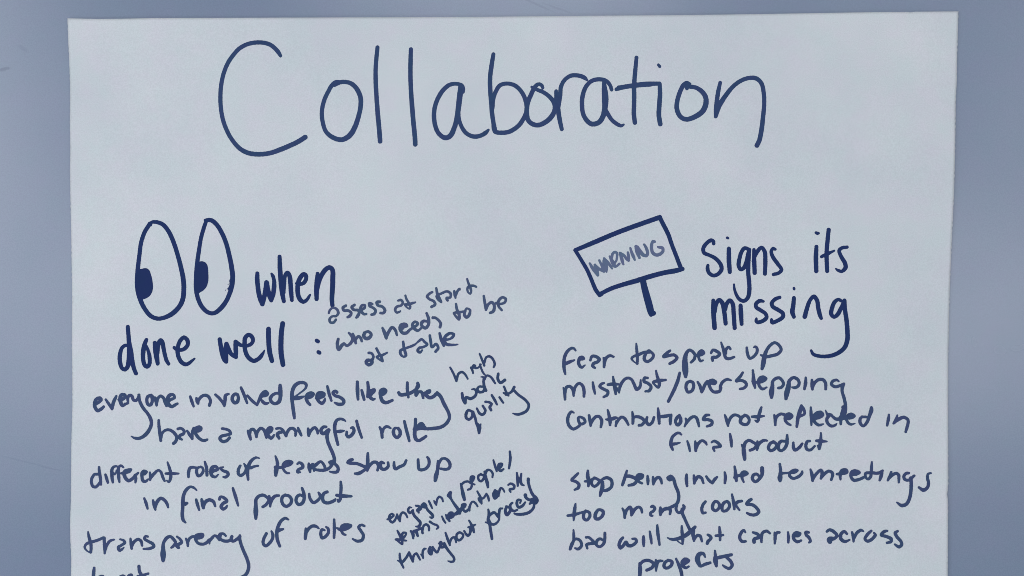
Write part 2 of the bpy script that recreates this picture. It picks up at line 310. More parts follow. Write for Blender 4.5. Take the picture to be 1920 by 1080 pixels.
# ---------------------------------------------------------------- the handwriting
# every written word: strokes as x,y[,width] along the pen's path, in lengths read off a map of the sheet
STROKES = """
@Collaboration|title
T 400 60 4.5 34
566,200,26 548,170 520,138 485,110 440,93 385,87 320,93 260,113 210,146 160,202 118,267 86,347 67,430 58,530 62,640 80,740 115,835 165,920 225,985,36 300,1022,38 395,1031,38 480,1020,38 560,993,40 640,960,40 715,924,40 774,887,40
1022,450,26 1045,436,30 1080,422,34 1120,422,34 1165,436,36 1210,480,38 1240,545,38 1243,620,38 1225,710,38 1190,810,42 1150,872,44 1085,908,40 1010,890,38 950,840 922,760 915,670 935,575 970,500 1003,446,34 1035,422,32 1080,424,32
1385,130,32 1378,200 1370,300 1370,420,36 1377,550,36 1388,700,38 1400,830,38 1407,922,38
T 680 60 4.5 36
407,146,33 404,250 403,360 408,500,36 418,640,38 430,780,38 440,880,38 444,948,38
848,508,24 850,480,28 836,450,30 780,437,30 730,448,34 680,490,36 635,560 608,640 602,720 615,800 645,860 697,893,40 740,875,42 776,800,40 796,720,40 810,620,44 822,520,46 830,455,44
806,650,34 812,730,32 835,800,32 870,850,34 910,875,34 955,883,36 1010,868,34 1040,848,34 1062,826,18
1103,188,32 1088,280 1075,390 1077,500 1085,600 1092,690 1104,770 1112,820,42 1120,842,36 1180,850 1240,840 1310,795 1355,735 1382,670 1382,610 1350,520,34 1290,455,34 1220,435,32 1160,450,34 1122,505,34 1100,570 1094,640
T 900 60 4.5 34
530,472,24 520,450,28 492,441,30 465,462,34 430,530,36 402,600,38 394,670,38 405,740,38 440,775,38 490,786,38 550,762,40 600,718,40 632,655,40 626,600,38 590,550,34 540,512,32 470,482,28 436,464,20
642,500,30 650,580,42 662,680,38 676,760,36 690,820,32
664,630,30 676,540,34 684,460,34 715,405,32 765,370,34 830,368,34 880,386,34 903,406,18
1110,488,28 1097,450,30 1062,412,32 1000,400,34 940,415,34 895,460,34 868,530,36 860,600,36 870,690,36 905,752,38 945,777,40 1000,765,40 1035,718,42 1052,650,44 1056,560,54 1050,480,44 1045,430,30
1056,650,32 1078,692,34 1114,745,32 1160,780,32 1192,792,26 1212,782,16
1320,216,30 1310,320,34 1300,450,36 1300,570,36 1298,700,36 1306,765,36
1150,484,30 1230,465,32 1340,450,36 1440,442,38
T 1160 60 4.5 36
0,470,34 120,452 220,440,38 345,436,32 | 348,520,36 342,620,38 338,700,38 350,778,38
335,278,22 346,292,24
575,478,28 572,456,40 600,462,34 650,470,34 700,502,38 732,550,40 734,610,44 706,670,44 650,712,42 570,738,38 520,715,38 490,650,38 494,580 515,510 545,450,34 572,430,32 598,440,28
856,428,28 840,500,34 828,580,36 822,650,38 818,714,30
818,714,30 850,620,38 900,540,38 960,465,34 1030,412,34 1100,388,34 1160,392,36 1205,435,34 1224,520,34 1227,610,34 1217,720,36 1202,840,38 1184,920,38 1165,958,38
@eye left outline|head
T 230 390 4.8 36
248,150,30 262,128,28 310,128,34 365,152,36 415,215,38 460,315,38 495,425,38 525,540,40 545,640,42 550,740,42 538,830,42 500,900,42 440,955,42 370,988,36 310,995,36 250,970,38 200,910,38 160,830,40 135,740,40 130,660,42 136,540,38 150,420,36 165,310,36 200,210,36 245,140,36
@eye left pupil|headfill
T 230 390 4.8 60
150,600,60 175,590,85 165,640,100 172,690,110 195,690,140 200,740,130 180,760,120 165,790,70 
152,620,60 150,700,70 152,780,50
200,590,96 215,650,100 222,700,98
@eye right outline|head
T 230 390 4.8 36
742,110,24 765,108,34 800,112,38 850,155,38 900,240,38 935,330,38 960,430,40 980,530,42 990,630,42 980,710,42 955,790,38 915,865,40 865,920,40 820,947,36 770,940,36 715,890,38 680,820,38 662,740,38 660,650,38 668,520,38 685,390,36 705,270,34 730,180,34 752,115,32
968,640,5 962,655,3
962,660,4 968,676,6
966,680,5 948,688,3
962,698,6 955,712,4 946,738,2
940,722,2 950,726,4 956,716,5
932,730,2 924,742,2
@eye right pupil|headfill
T 230 390 4.8 60
685,560,70 710,530,100 715,600,110 710,650,120 700,690,110 680,740,50
670,580,50 668,720,50
720,540,92 724,620,92
@when|head
T 460 460 7.2 58
162,380,52 160,450,60 168,550,60 185,660,62 208,740,62 230,795,56 | 250,720,60 270,620,60 285,500,58
290,505,58 305,600,60 330,690,62 350,745,50 | 375,660,60 388,560,60 388,480,50 370,410,44 352,384,28
462,152,50 466,280,60 475,430,62 490,580,64 505,680,60 520,755,50
510,640,60 520,520,60 540,400,50 568,372,56 595,410,58 610,520,60 618,640,58 628,740,48
685,515,28 740,525,44 790,505,50 820,450,52 815,400,50 785,390,56 745,430,60 715,500,60 705,590,60 715,680,60 745,740,58 785,762,52 830,735,44 860,690,36 875,668,24
975,382,48 965,500,62 960,620,64 962,725,54
965,600,60 990,490,64 1030,400,62 1090,320,62 1140,298,56 1175,330,60 1180,450,66 1175,600,64 1168,720,60 1175,810,54
@done|head
T 200 590 8.31 62
328,190,60 340,330,64 350,450,70 368,570,86 385,680,80 410,790,66 435,870,60 455,915,60
330,480,50 290,480,52 240,515,54 212,590,62 202,680,64 212,770,64 240,835,58 280,855,60 320,820,64 340,740,70 350,620,70 352,520,70
618,392,56 595,450,64 575,530,70 565,640,66 575,740,62 600,795,62 635,810,60 665,770,60 668,660,60 645,560,50 615,500,56
750,440,62 760,530,76 775,640,78 790,730,64 795,765,56
790,600,60 800,480,70 840,400,64 868,430,62 885,520,62 908,630,60 935,720,58 965,768,50
1055,515,52 1100,548,52 1160,550,56 1220,525,58 1262,470,60 1258,400,62 1205,355,60 1150,400,60 1115,480,60 1105,570,64 1120,660,62 1170,745,62 1240,775,58 1310,735,48 1368,686,28
@well|head
T 390 580 7.7125 64
170,435,60 185,530,62 210,640,70 240,720,74 262,755,60
262,755,60 258,640,68 262,540,66 268,500,60
268,500,60 300,580,64 340,650,56 405,690,56
405,688,54 402,580,64 400,470,60 | 440,500,58 500,525,44 570,525,50 630,495,52 652,440,54 625,385,58 580,370,56 540,410,60 530,500,60 540,600,60 580,690,60 660,745,58 730,715,58 780,660,50 818,592,16
875,285,66 876,400,68 882,520,68 895,630,68 925,745,62
1080,205,66 1062,340,70 1055,500,72 1060,650,72 1085,800,66
@colon|head
T 390 580 7.7125 64
1572,452,54 1590,464,54
1598,618,54 1612,628,54
@drawn sign frame|head
T 1060 390 4.909 38
92,388,36 160,360,38 280,310,42 420,250,42 560,195,42 700,145,42 868,86,42
868,88,38 905,160,38 945,240,38 980,340,36 1015,430,36 1060,548,38
1078,562,36 1010,578,44 900,598,42 760,636,44 660,668,44 540,702,40 430,738,38 318,792,36
95,395,32 150,485,32 200,570,34 240,660,34 278,750,36 316,802,36
316,800,40 330,790,42
@drawn sign post|head
T 1060 390 4.909 56
676,650,24 710,668,50 724,720,56 745,800,62 770,890,64 785,950,60 790,975,46
678,645,10 700,660,40
812,968,44 788,982,36
@WARNING|light
T 1090 440 11.294 66
180,610,48 225,690,66 290,780,70 350,860,56
350,860,56 325,750,76 285,640,56
285,640,54 370,720,60 480,780,56
480,770,56 430,650,56 380,545,48
532,790,34 520,700,90 490,600,90 480,500,46
480,500,46 560,590,66 610,660,54 650,718,38
505,650,40 585,620,44
600,460,44 650,560,76 700,660,80 740,670,50 800,620,48 815,605,30
640,500,50 665,400,58 710,370,56 750,390,54 755,470,50 735,560,44 700,600,60
815,385,48 845,480,68 870,570,64 888,628,46
820,390,50 900,440,60 960,520,56 1000,550,50
1000,552,50 1000,470,60 985,380,52
1036,285,44 1065,380,60 1100,460,66 1130,535,44
1155,250,66 1185,370,84 1230,490,56
1185,260,60 1250,360,76 1310,430,74 1380,445,64 1400,390,66 1375,290,62 1330,210,48
1548,150,56 1515,140,56 1490,200,64 1485,300,68 1515,390,68 1580,430,70 1660,415,70 1725,350,66 1715,280,62 1660,270,60 1620,262,40
@Signs|head
T 1300 420 6 42
228,222,36 222,196,40 196,184,42 150,215,42 110,275,42 120,325,42 180,352,38 250,390,42 305,455,44 315,510,44 280,560,42 225,580,40 175,550,40 158,500,40 162,465,32
398,278,44 398,400,50 408,540,44
378,155,26 388,160,26
620,285,40 575,272,40 540,315,42 515,400,44 508,470,44 530,510,40 560,500,42 595,430,46 615,340,46 628,290,42
625,300,44 618,420,46 615,540,46 625,650,46 628,750,46 610,830,44 565,866,40 515,845,38 480,790,34 460,730,28 456,680,20
680,290,36 682,400,46 688,550,46
670,420,30 700,340,44 765,265,38 800,310,44 808,420,46 803,560,42
920,285,30 895,276,36 875,310,38 895,375,42 945,445,42 990,515,38 960,550,38 900,568,36
@its|head
T 1300 420 6 48
1384,256,42 1378,380,50 1382,530,46
1378,98,28 1396,105,36 1412,104,20
1522,65,44 1510,180,46 1498,330,46 1500,430,46 1505,530,42
1440,368,32 1500,340,40 1585,300,20
1730,260,34 1670,270,38 1640,300,38 1665,370,42 1705,440,46 1712,490,46 1670,532,36 1625,520,30 1602,502,14
@missing|head
T 1300 530 6 48
222,200,40 225,320,52 232,430,50 238,508,50
240,330,40 255,240,46 290,195,44 325,230,48 345,320,48 356,400,46 362,460,44
358,300,40 375,235,44 408,200,44 440,235,46 452,340,46 458,430,46 464,510,44
530,258,44 534,350,50 542,465,40
785,210,28 745,205,42 705,235,42 705,275,42 755,310,42 810,350,40 822,390,42 780,430,42 720,445,40 705,430,36 708,405,26
970,165,36 920,185,40 880,230,42 892,270,42 950,305,44 1005,345,42 1005,385,44 950,425,42 885,448,40 878,415,30
1130,172,42 1122,260,48 1112,330,50 1130,385,40
1130,62,28 1132,72,28
1252,382,50 1280,280,46 1310,200,42 1355,155,42 1390,200,46 1405,290,46 1425,370,44 1438,402,34
1665,205,34 1632,190,36 1590,215,42 1558,290,46 1550,350,46 1580,385,40 1620,360,46 1660,290,46 1695,220,44
1700,200,42 1705,300,46 1722,420,48 1732,540,50 1732,640,50 1700,730,48 1620,795,46 1530,825,42 1430,828,38 1350,805,36 1325,765,28
@assess|note
T 600 515 6 32
98,432,22 110,400,26 145,372,24 190,390,28 205,435,30 180,465,26 135,470,24 108,500,28 115,535,26 150,540,28 180,505,24
290,348,28 258,372,32 270,402,32 320,405,30 350,430,30 335,465,32 312,478,28
388,340,28 358,365,32 380,395,30 425,400,30 440,425,30 420,470,34 408,482,26
440,395,24 460,395,30 500,372,30 505,345,24 475,345,28 455,375,30 468,420,32 500,445,28 520,442,24
585,330,30 555,325,34 560,355,28 600,375,28 625,405,30 610,440,32 580,450,28
670,305,32 640,312,34 650,345,30 700,360,30 730,400,32 715,430,30 680,432,28
@at|note
T 600 515 6 28
880,292,24 910,285,26 930,310,26 915,345,26 865,360,28 845,395,28 860,425,24 890,420,24 905,408,14
960,235,22 975,280,26 1000,320,26 1015,365,26 1010,385,16 975,365,20 955,335,24 1000,335,28 1040,320,28 1072,312,18
@start|note
T 780 515 6 28
183,196,24 150,215,28 125,245,30 150,275,28 200,300,28 215,335,30 175,362,30
228,152,24 240,215,30 265,275,34 285,310,22 245,275,26 232,240,24 290,210,26 350,188,26 390,215,30 385,255,26 345,265,30 355,290,26
430,185,24 438,225,34 445,262,20
445,240,24 465,190,28 490,160,24 495,170,16
575,48,20 590,95,26 605,135,28 620,180,26 612,215,20 585,195,22 580,150,26 600,130,28 650,125,26 680,138,20
@who|note
T 600 515 6 34
205,725,30 195,780,36 210,840,38 250,790,36 270,775,28 300,800,28 345,770,34 368,720,34 340,670,30 322,655,20
370,665,22 385,710,34 402,770,28
395,740,26 430,695,30 455,710,32 470,748,26
500,655,34 492,690,38 520,720,38 560,705,38 575,670,32 540,640,30 500,655,28
@needs|note
T 600 515 6 34
702,600,24 725,650,38 745,715,30
748,700,30 775,640,34 810,595,34 845,620,32 865,680,24
930,600,40 925,585,44 980,580,24 965,560,34 915,565,36 900,605,36 930,655,36 975,655,34 1010,620,30 1060,590,26
1040,590,30 1075,580,30 1100,550,28 1070,530,28 1040,560,30 1060,605,34 1100,630,28 1135,605,24
T 780 515 6 34
60,540,30 85,520,28 115,520,20
125,525,28 85,525,28 60,560,32 80,590,34 110,600,34 140,560,32 142,500,34 120,435,28
190,485,32 215,485,28 250,510,28 278,550,30 270,590,30
@to|note
T 780 515 6 30
450,330,24 460,390,30 485,450,34 485,505,24 450,470,26 425,430,20 470,425,28 540,415,26
600,390,24 570,380,22 550,420,28 545,455,32 570,480,32 600,450,32 610,400,26
@be|note
T 780 515 6 30
762,240,26 775,320,30 788,395,28
788,395,26 810,340,30 850,310,30 880,345,32 870,410,34 835,430,28
900,320,30 950,330,26 1000,310,28 1010,275,28 975,255,28 935,285,30 925,345,28 965,400,24
@at|note2
T 600 515 6 30
548,880,28 580,885,28 600,925,28 580,960,32 530,965,38 520,990,36 550,1015,36 585,990,36 588,965,28
635,830,26 660,880,28 690,930,30 705,975,20 650,940,22 635,925,20 690,910,28 755,878,20
@table|note2
T 600 515 6 30
935,755,26 945,830,32 965,910,30 945,925,20 910,900,28 905,855,30 960,830,26 1050,795,26 1095,765,16 1140,730,20
T 780 515 6 30
0,775,14 60,725,22 95,755,28 125,785,28 80,815,26 35,825,30 20,855,32 45,875,28 70,850,20
155,685,28 165,750,30 180,815,28 225,780,28 250,825,30 220,865,30
265,660,26 285,730,36 312,800,26
312,770,50 330,730,36 360,730,24 410,705,30 425,670,28 380,660,30 340,685,34 315,730,30 340,780,34 400,790,28 470,786,14
@everyone|body
T 160 700 8 46
135,470,40 190,440,46 235,395,46 215,370,46 170,385,50 140,430,50 140,500,50 180,560,50 230,540,48 272,502,38
305,395,34 350,460,42 400,535,40 | 415,450,50 440,390,46 462,345,36
495,395,30 550,395,44 595,355,44 590,325,44 540,325,50 520,380,56 530,440,56 555,485,46 600,460,40 640,450,30
640,450,30 635,370,44 660,330,42 695,340,46 720,400,42 760,410,40 790,370,42 805,325,40
800,325,40 815,420,46 865,520,46 930,600,46 975,680,50 988,760,50 955,850,52 890,930,54 820,972,46 750,975,40 685,945,14
985,330,46 935,350,46 920,410,46 940,470,46 975,475,46 1000,430,46 1000,370,46 985,335,46 1040,380,40
1040,370,46 1060,430,46 1068,480,36
1070,450,36 1085,380,44 1125,340,40 1170,370,44 1195,440,46 1215,490,36
1225,430,44 1280,395,44 1335,365,40 1320,325,42 1270,325,50 1235,370,54 1235,440,56 1270,490,52 1300,500,46 1350,470,44 1380,455,34
@involved|body
T 160 700 8 46
1572,350,36 1595,420,46 1622,495,34
1665,375,36 1680,420,56 1690,455,34
1690,430,30 1720,370,44 1780,330,44 1840,345,46 1875,410,44 1860,480,44
T 380 700 8 46
190,320,36 250,375,42 300,440,40 325,490,34 | 335,400,50 345,330,46 390,310,30
525,320,40 490,310,46 450,345,48 445,400,50 480,445,46 520,425,50 535,370,46 525,325,44
575,215,38 620,320,46 665,445,34
670,335,34 740,410,44 815,475,36 | 850,390,44 880,320,44 940,275,50 975,300,40 965,325,40 920,330,60 895,340,50 870,380,30 905,430,46 945,455,44 985,445,30
1150,300,40 1100,300,40 1045,330,46 1015,380,50 1035,430,46 1080,455,46 1140,430,54 1165,360,54 1165,260,64 1162,180,48
@feels|body
T 380 700 8 46
1375,670,40 1365,590,50 1350,480,50 1340,380,54 1345,270,54 1380,190,56 1440,145,50 1510,140,46 1552,165,44 1545,220,34 1480,280,24 1400,340,24
1360,370,70 1440,370,56 1480,360,46 1525,345,20
1560,370,40 1620,350,56 1660,310,44 1625,290,40 1570,320,50 1555,380,50 1580,440,46 1610,472,40
1710,370,50 1760,350,70 1810,340,50 1825,310,40 1790,290,44 1730,300,46 1715,360,52 1740,420,46 1795,450,46 1830,400,38 1835,375,20
1760,360,60 1790,330,60 
T 600 700 8 46
110,195,36 135,300,46 170,410,34
255,285,44 230,265,40 195,290,46 220,330,46 300,360,46 355,410,50 345,455,46 280,465,50 220,440,26
@like|body
T 600 700 8 48
560,130,44 562,250,54 570,390,38
625,255,38 645,330,46 662,395,38
715,135,40 725,240,50 715,350,46
720,330,50 770,260,44 815,245,40 820,265,34 770,310,50 745,345,50 790,390,44 820,385,30
905,330,44 960,290,70 985,260,50 955,240,50 915,265,60 910,350,50 940,420,56 990,440,50 1085,405,40
@they|body
T 600 700 8 46
1310,140,38 1310,250,46 1325,360,34
1180,290,44 1200,320,50 1290,315,52 1370,290,50 1440,240,50 1475,190,50 1465,150,46
1455,200,46 1440,330,44 1480,280,40 1520,280,44 1548,370,36
1575,295,46 1640,285,40 1650,258,36 1615,270,46 1590,320,52 1640,365,50 1700,350,50 1740,310,50 1755,290,34
1755,285,34 1800,330,44 1850,430,46 1905,540,46 1940,620,46
T 820 650 6 34
0,530,36 30,560,30 75,650,34 125,740,36 135,800,34 105,860,36 40,905,38 -40,920,38 -110,925,34 -180,920,36
@have|body
T 240 760 8 44
458,225,36 462,310,44 475,420,46 490,530,42
495,500,30 510,420,40 560,375,40 620,370,42 690,415,46 728,480,46 710,545,48 680,572,46
745,355,40 790,345,40 840,390,42 825,430,44 775,455,46 770,490,44 805,515,30
885,385,34 920,440,44 962,505,34
962,505,34 965,400,44 985,350,50
985,370,44 1050,385,50 1095,350,44 1070,325,44 1020,345,50 1005,400,50 1040,470,46 1100,520,44 1150,530,42 1185,515,34
@a|body
T 240 760 8 44
1410,350,38 1470,360,40 1520,385,42 1535,425,44 1480,445,44 1400,465,46 1375,500,46 1420,545,46 1480,530,46 1520,490,44
@meaningful|body
T 450 760 8 46
118,385,36 140,450,50 158,512,36
150,430,30 160,370,44 195,360,44 225,390,44 245,475,36
245,470,36 260,400,44 310,345,44 355,370,44 385,440,46 395,485,36
400,400,60 450,390,64 480,345,40 450,335,50 410,380,54 420,450,50 465,495,44 500,460,36 510,440,20
545,350,36 600,345,34 640,370,36 640,395,44 585,410,50 560,440,54 585,495,40
650,380,36 675,430,44 690,460,40
690,460,38 710,400,44 750,350,44 800,350,44 835,390,46 830,455,34
870,340,34 890,390,44 918,450,36
1020,350,34 1025,400,46 1030,455,40
1035,440,36 1070,370,44 1120,335,44 1155,370,44 1165,420,36
1290,325,40 1250,325,44 1215,370,50 1225,415,50 1270,420,56 1305,385,50 1330,365,44
1335,370,44 1305,450,50 1315,540,50 1345,620,50 1390,720,50 1415,800,48 1415,850,46
1468,590,40 1440,480,46 1420,370,50 1425,280,50 1455,220,44 1510,205,40 1560,220,34 1585,242,14
1455,395,40 1510,390,50 1565,382,20
1600,400,36 1600,450,44 1625,475,46 1680,440,50 1710,380,46 1690,335,44 1665,340,30
1748,235,40 1775,340,44 1825,485,36
@role|body
T 640 760 8 44
575,330,34 600,380,46 612,480,44
620,400,34 640,340,40 690,320,42 740,345,24
850,345,30 800,345,40 780,400,50 800,460,46 835,485,46 875,450,50 880,390,48 850,345,44
945,240,38 970,350,46 1000,460,46 1018,535,36
1112,210,44 1110,300,50 1100,400,54 1100,450,54 1120,510,54 1160,530,46 1220,500,46 1270,465,40
1085,360,30 1160,330,80 1200,300,96 1215,320,90
1140,360,40 1250,330,50
@high|note3
T 820 650 6 28
145,235,22 180,300,26 215,385,28
220,370,26 235,310,28 275,285,28 315,315,26 342,362,20
380,235,26 392,260,28 402,300,18
395,240,30 410,210,28 425,215,24 425,240,24 460,235,22 490,200,20
480,200,24 495,250,24 520,300,22 540,320,18
475,80,20 500,140,26 528,212,26
530,180,26 550,120,26 590,110,28 630,150,28 645,200,28 635,230,24
@work|note3
T 820 650 6 30
278,525,30 290,590,36 312,635,34
312,635,34 325,570,30 370,585,36 420,560,32 440,510,30 420,480,26 390,480,18
510,450,26 470,450,26 450,480,30 470,510,30 515,505,30 530,470,28
490,340,12 520,345,24 520,400,30 530,450,32 548,495,30
530,370,26 555,325,24 600,340,26 630,380,28 650,412,22
685,305,30 680,360,32 710,405,32 760,375,34
@quality|note3
T 820 650 6 30
390,730,28 350,715,30 325,750,34 325,800,32 355,820,30 390,790,30 400,740,34
400,735,32 425,800,30 440,860,32 465,900,50 470,970,30
488,870,14 480,920,30
445,695,22 475,750,30 510,765,30 540,720,30 510,665,26
540,620,26 580,625,28 610,645,28 590,680,32 605,715,30
612,545,26 645,600,30 670,650,24
700,570,26 740,630,24
750,450,26 775,510,26 800,550,24 | 745,520,22
770,540,26 830,510,28 865,455,32
860,490,30 910,540,30 990,600,30 1028,655,30 1005,720,32 940,755,32 890,762,28 850,750,14
@different|body
T 160 840 8 42
205,290,36 210,360,44 225,450,44 235,548,32
185,395,36 140,395,40 100,450,42 92,520,42 115,575,42 155,585,42 200,545,42 230,500,36
302,400,34 320,460,44 338,520,34
470,275,30 430,280,36 400,320,44 398,400,50 402,460,46 412,515,34
420,380,40 440,400,20 470,340,30
570,290,26 535,265,34 500,290,42 495,370,46 500,440,46 510,510,28
540,380,34 590,370,44 660,345,56 680,325,40 640,330,44 590,360,60 590,430,50 645,490,50 700,465,46 740,420,40 790,375,34
745,410,44 755,460,46 750,518,28
850,400,40 890,380,54 915,360,40 880,345,40 850,370,46 848,430,46 865,495,46 905,500,42 940,470,24
965,365,26 975,420,44 970,480,32
970,460,40 1030,385,46 1095,335,34 1130,360,38 1160,440,40 1185,495,32
1230,215,24 1255,290,40 1278,380,46 1275,460,44 1250,510,34 1218,490,20
1205,385,34 1300,385,46 1395,385,26
@roles|body
T 340 840 8 44
105,435,36 105,370,46 130,300,46 180,292,38 230,300,34
290,290,28 255,292,34 235,310,40 225,360,44 250,420,42 290,405,42 325,350,42 315,300,34 290,280,26
350,210,32 375,300,46 382,410,42
440,370,46 480,345,50 540,320,46 520,280,40 465,290,50 440,350,54 460,420,48 510,435,36 550,400,20
625,290,24 580,300,30 620,340,42 690,370,46 700,405,44 655,440,40 625,435,24
@of|body
T 340 840 8 44
880,270,40 855,320,44 855,390,46 890,415,44 950,370,44 975,310,50 940,240,26
1170,155,16 1120,145,34 1050,190,46 1005,270,56 990,360,50 1000,475,36
1040,300,44 1090,280,36 1150,268,28
@teams|body
T 500 840 8 44
130,125,26 155,200,44 160,270,50 140,340,66 135,410,44
130,290,50 200,295,40 280,275,40 350,240,56 380,215,40 330,200,44 270,230,60 240,280,40 260,340,36 300,375,34 335,380,28
460,240,32 490,220,38 535,250,46 540,290,46 470,330,44 465,360,46 500,365,26
630,235,34 640,290,60 650,360,34
645,310,40 690,250,50 710,340,36
690,290,60 740,250,50 810,205,38 860,260,40 880,320,40
730,325,40 800,335,44 880,330,46 950,290,44 980,230,50 940,215,36 1000,185,30
950,230,40 1020,240,44 1070,300,46 1060,355,46 1000,365,40 945,355,24
@show|body
T 640 840 8 46
165,175,42 130,185,50 95,220,42 150,230,46 230,235,44 310,265,46 370,300,44 320,350,46 250,385,50 205,385,34
395,80,36 395,180,50 392,280,50 388,340,34
395,330,30 420,270,44 480,215,46 530,220,46 555,270,46 540,335,36
560,260,50 600,210,34 640,230,30 610,220,36 585,260,50 600,310,46 650,320,46 700,280,44 700,220,36
790,215,34 790,270,44 810,315,44 870,285,46 940,250,44 970,190,38
@up|body
T 640 840 8 44
1150,175,38 1155,260,44 1165,320,44 1210,330,44 1280,300,46 1315,240,44 1310,170,42 1290,140,34
1450,200,36 1450,260,50 1440,340,50 1420,420,66 1408,490,46
1465,230,40 1500,170,40 1550,158,36 1600,190,44 1630,250,46 1615,305,44 1560,322,42 1490,312,34
@in|body
T 250 900 8 44
162,275,30 190,350,44 212,430,30
292,305,30 310,370,50 328,445,32
325,420,36 360,320,50 410,275,46 460,300,46 500,350,44 520,410,30
@final|body
T 250 900 8 46
950,158,18 900,115,34 850,105,38 800,140,48 755,220,50 740,320,52 738,420,50 732,520,50 745,600,48 780,640,26
770,350,40 805,350,34 780,380,20
940,295,34 960,370,46 985,450,30
1020,290,34 1040,360,60 1048,420,44
1045,415,40 1080,330,50 1140,300,50 1200,330,46 1225,395,32
1290,290,44 1300,255,34 1350,265,44 1400,320,46 1350,350,50 1315,400,50 1345,440,44 1390,410,36 1405,385,22
1490,125,34 1530,250,48 1570,385,30
@product|body
T 460 900 8 46
155,580,40 155,480,70 155,380,52 160,290,50 210,240,46 270,230,46 320,260,40 350,300,40 310,370,46 260,405,40
355,245,36 370,320,56 372,400,28
372,360,40 400,290,50 440,245,46 500,235,36
600,225,42 555,255,46 545,320,46 580,385,46 625,395,46 680,350,46 690,290,46 650,240,44 600,230,40
850,125,38 875,200,48 880,290,48 850,350,50 800,370,44 760,320,46 775,250,46 820,225,42 855,240,36
955,210,34 970,280,44 1020,340,44 1080,310,44 1120,260,40 1110,210,40 1095,190,26
1225,180,46 1180,200,46 1155,270,50 1180,330,48 1240,345,46 1340,305,44 1350,290,30
1430,30,36 1435,120,46 1430,200,46 1425,280,46 1395,325,34 1380,290,14
1370,230,44 1450,240,56 1590,245,34
@transparency|body
T 140 945 8 44
200,420,24 215,500,42 240,590,44 245,660,44 240,725,40
240,735,20 180,700,22 150,650,34 175,600,40 240,575,44 340,545,42 430,505,36
440,510,46 445,600,46 450,740,32
450,720,36 480,620,44 530,555,40 590,535,26
680,530,26 730,545,34 750,580,42 700,620,40 655,650,44 670,695,46 710,680,36 735,655,20
835,520,28 845,590,46 853,670,36
850,650,36 890,570,44 950,530,42 995,560,44 1010,625,32
1095,490,32 1060,485,34 1045,520,38 1100,560,42 1170,600,44 1185,640,44 1120,670,42 1030,675,26
1325,850,50 1325,760,82 1325,680,60 1330,590,46 1380,510,50 1430,490,44 1480,530,46 1510,580,44 1470,640,40 1450,655,34
1530,490,28 1580,530,38 1600,580,44 1540,620,50 1560,660,36
1515,620,40 1545,650,44
1665,520,26 1690,570,44 1695,630,32
1695,590,30 1720,520,40 1770,490,40 1830,500,30
T 300 945 8 42
510,490,40 560,510,50 630,490,50 640,460,40 590,460,46 540,480,50 530,530,42 570,590,42 640,605,42 700,580,46 740,540,44 740,600,20
740,560,40 780,510,44 820,475,34 860,500,44 890,540,40
880,480,34 900,450,36 950,450,36 985,480,30
905,460,40 900,520,40 940,550,44 1000,560,46 1060,540,44 1075,490,44 1060,530,40 1090,560,44 1150,530,44 1195,490,46
1195,475,36 1200,560,44 1240,680,46 1300,820,48 1328,930,48 1310,1020,50 1270,1075,50 1180,1120,50
@of|body
T 480 945 8 44
155,445,42 120,510,44 105,590,44 140,630,44 200,590,46 245,520,44 250,460,44 228,410,26
485,235,26 440,215,40 380,250,46 330,340,50 310,440,50 320,540,48 355,635,40
330,400,60 380,385,40 405,378,30
@roles|body
T 480 945 8 46
745,370,32 745,440,50 738,520,44
750,440,40 790,370,48 850,330,46 905,340,42 945,370,20
1030,395,26 990,385,40 970,440,44 990,510,44 1040,490,46 1085,430,44 1080,370,40 1050,345,26
1170,235,34 1175,370,46 1170,505,36
1215,360,24 1250,380,44 1320,385,44 1400,340,60 1420,325,44 1370,315,50 1300,340,70 1280,400,40 1310,450,36 1345,465,26
1625,330,34 1580,315,38 1540,345,44 1570,400,44 1610,470,44 1590,540,46 1520,558,42 1450,525,26
@trust|body
T 140 945 8 48
290,960,38 282,1040,50 275,1150,48
340,1150,40 370,1095,40 420,1085,36 440,1140,40
650,1150,40 690,1085,36 740,1082,36 760,1150,40
790,1150,40 810,1075,38 850,1065,38 850,1150,40
962,935,44 970,1010,46 1000,1070,46 1020,1150,46
940,1085,30 1020,1070,40 1100,1045,34
@engaging|note3
T 720 840 7.2 30
45,965,24 90,945,34 130,910,30 105,890,28 75,915,34 75,970,34 110,1005,34 150,970,32 175,905,26
175,895,24 190,940,36 215,990,28
215,970,28 225,900,34 255,870,30 290,890,30 315,938,24
370,805,20 340,805,30 325,845,34 350,880,32 385,845,30
390,840,26 400,900,36 450,960,38 490,1010,38 470,1060,38 430,1060,20
430,780,28 470,790,36 490,820,46 455,840,46 470,875,24
510,775,36 540,750,34 560,790,50 520,800,30
560,780,30 590,840,34 650,900,38 660,930,34 640,945,30 620,932,20
605,720,28 630,770,30 650,815,22
675,715,20 690,740,36 705,770,24
705,760,24 720,690,30 745,660,30 780,680,30 797,725,22
880,640,66 895,605,46
890,660,50 905,690,34 950,760,38 1000,830,44 1020,880,44
@people|note3
T 860 840 7.2 32
30,485,30 45,560,40 60,630,50 78,700,38
35,500,30 80,460,32 130,455,30 175,490,30 160,550,32 125,565,28
160,470,40 190,430,44 205,390,34 170,390,34 165,440,40 180,480,30 215,495,24
300,345,20 265,380,32 270,430,32 300,450,32 340,410,36 335,370,32 290,360,30
350,320,30 365,400,42 385,470,46 395,530,34
360,360,30 385,300,34 430,305,30 460,350,30 455,395,26
468,165,24 490,240,34 513,315,26
520,290,36 570,255,34 585,215,30 545,220,34 535,270,36 565,310,36 605,285,26
690,48,30 697,140,38 680,275,30
@teams|note3
T 730 940 7.714 32
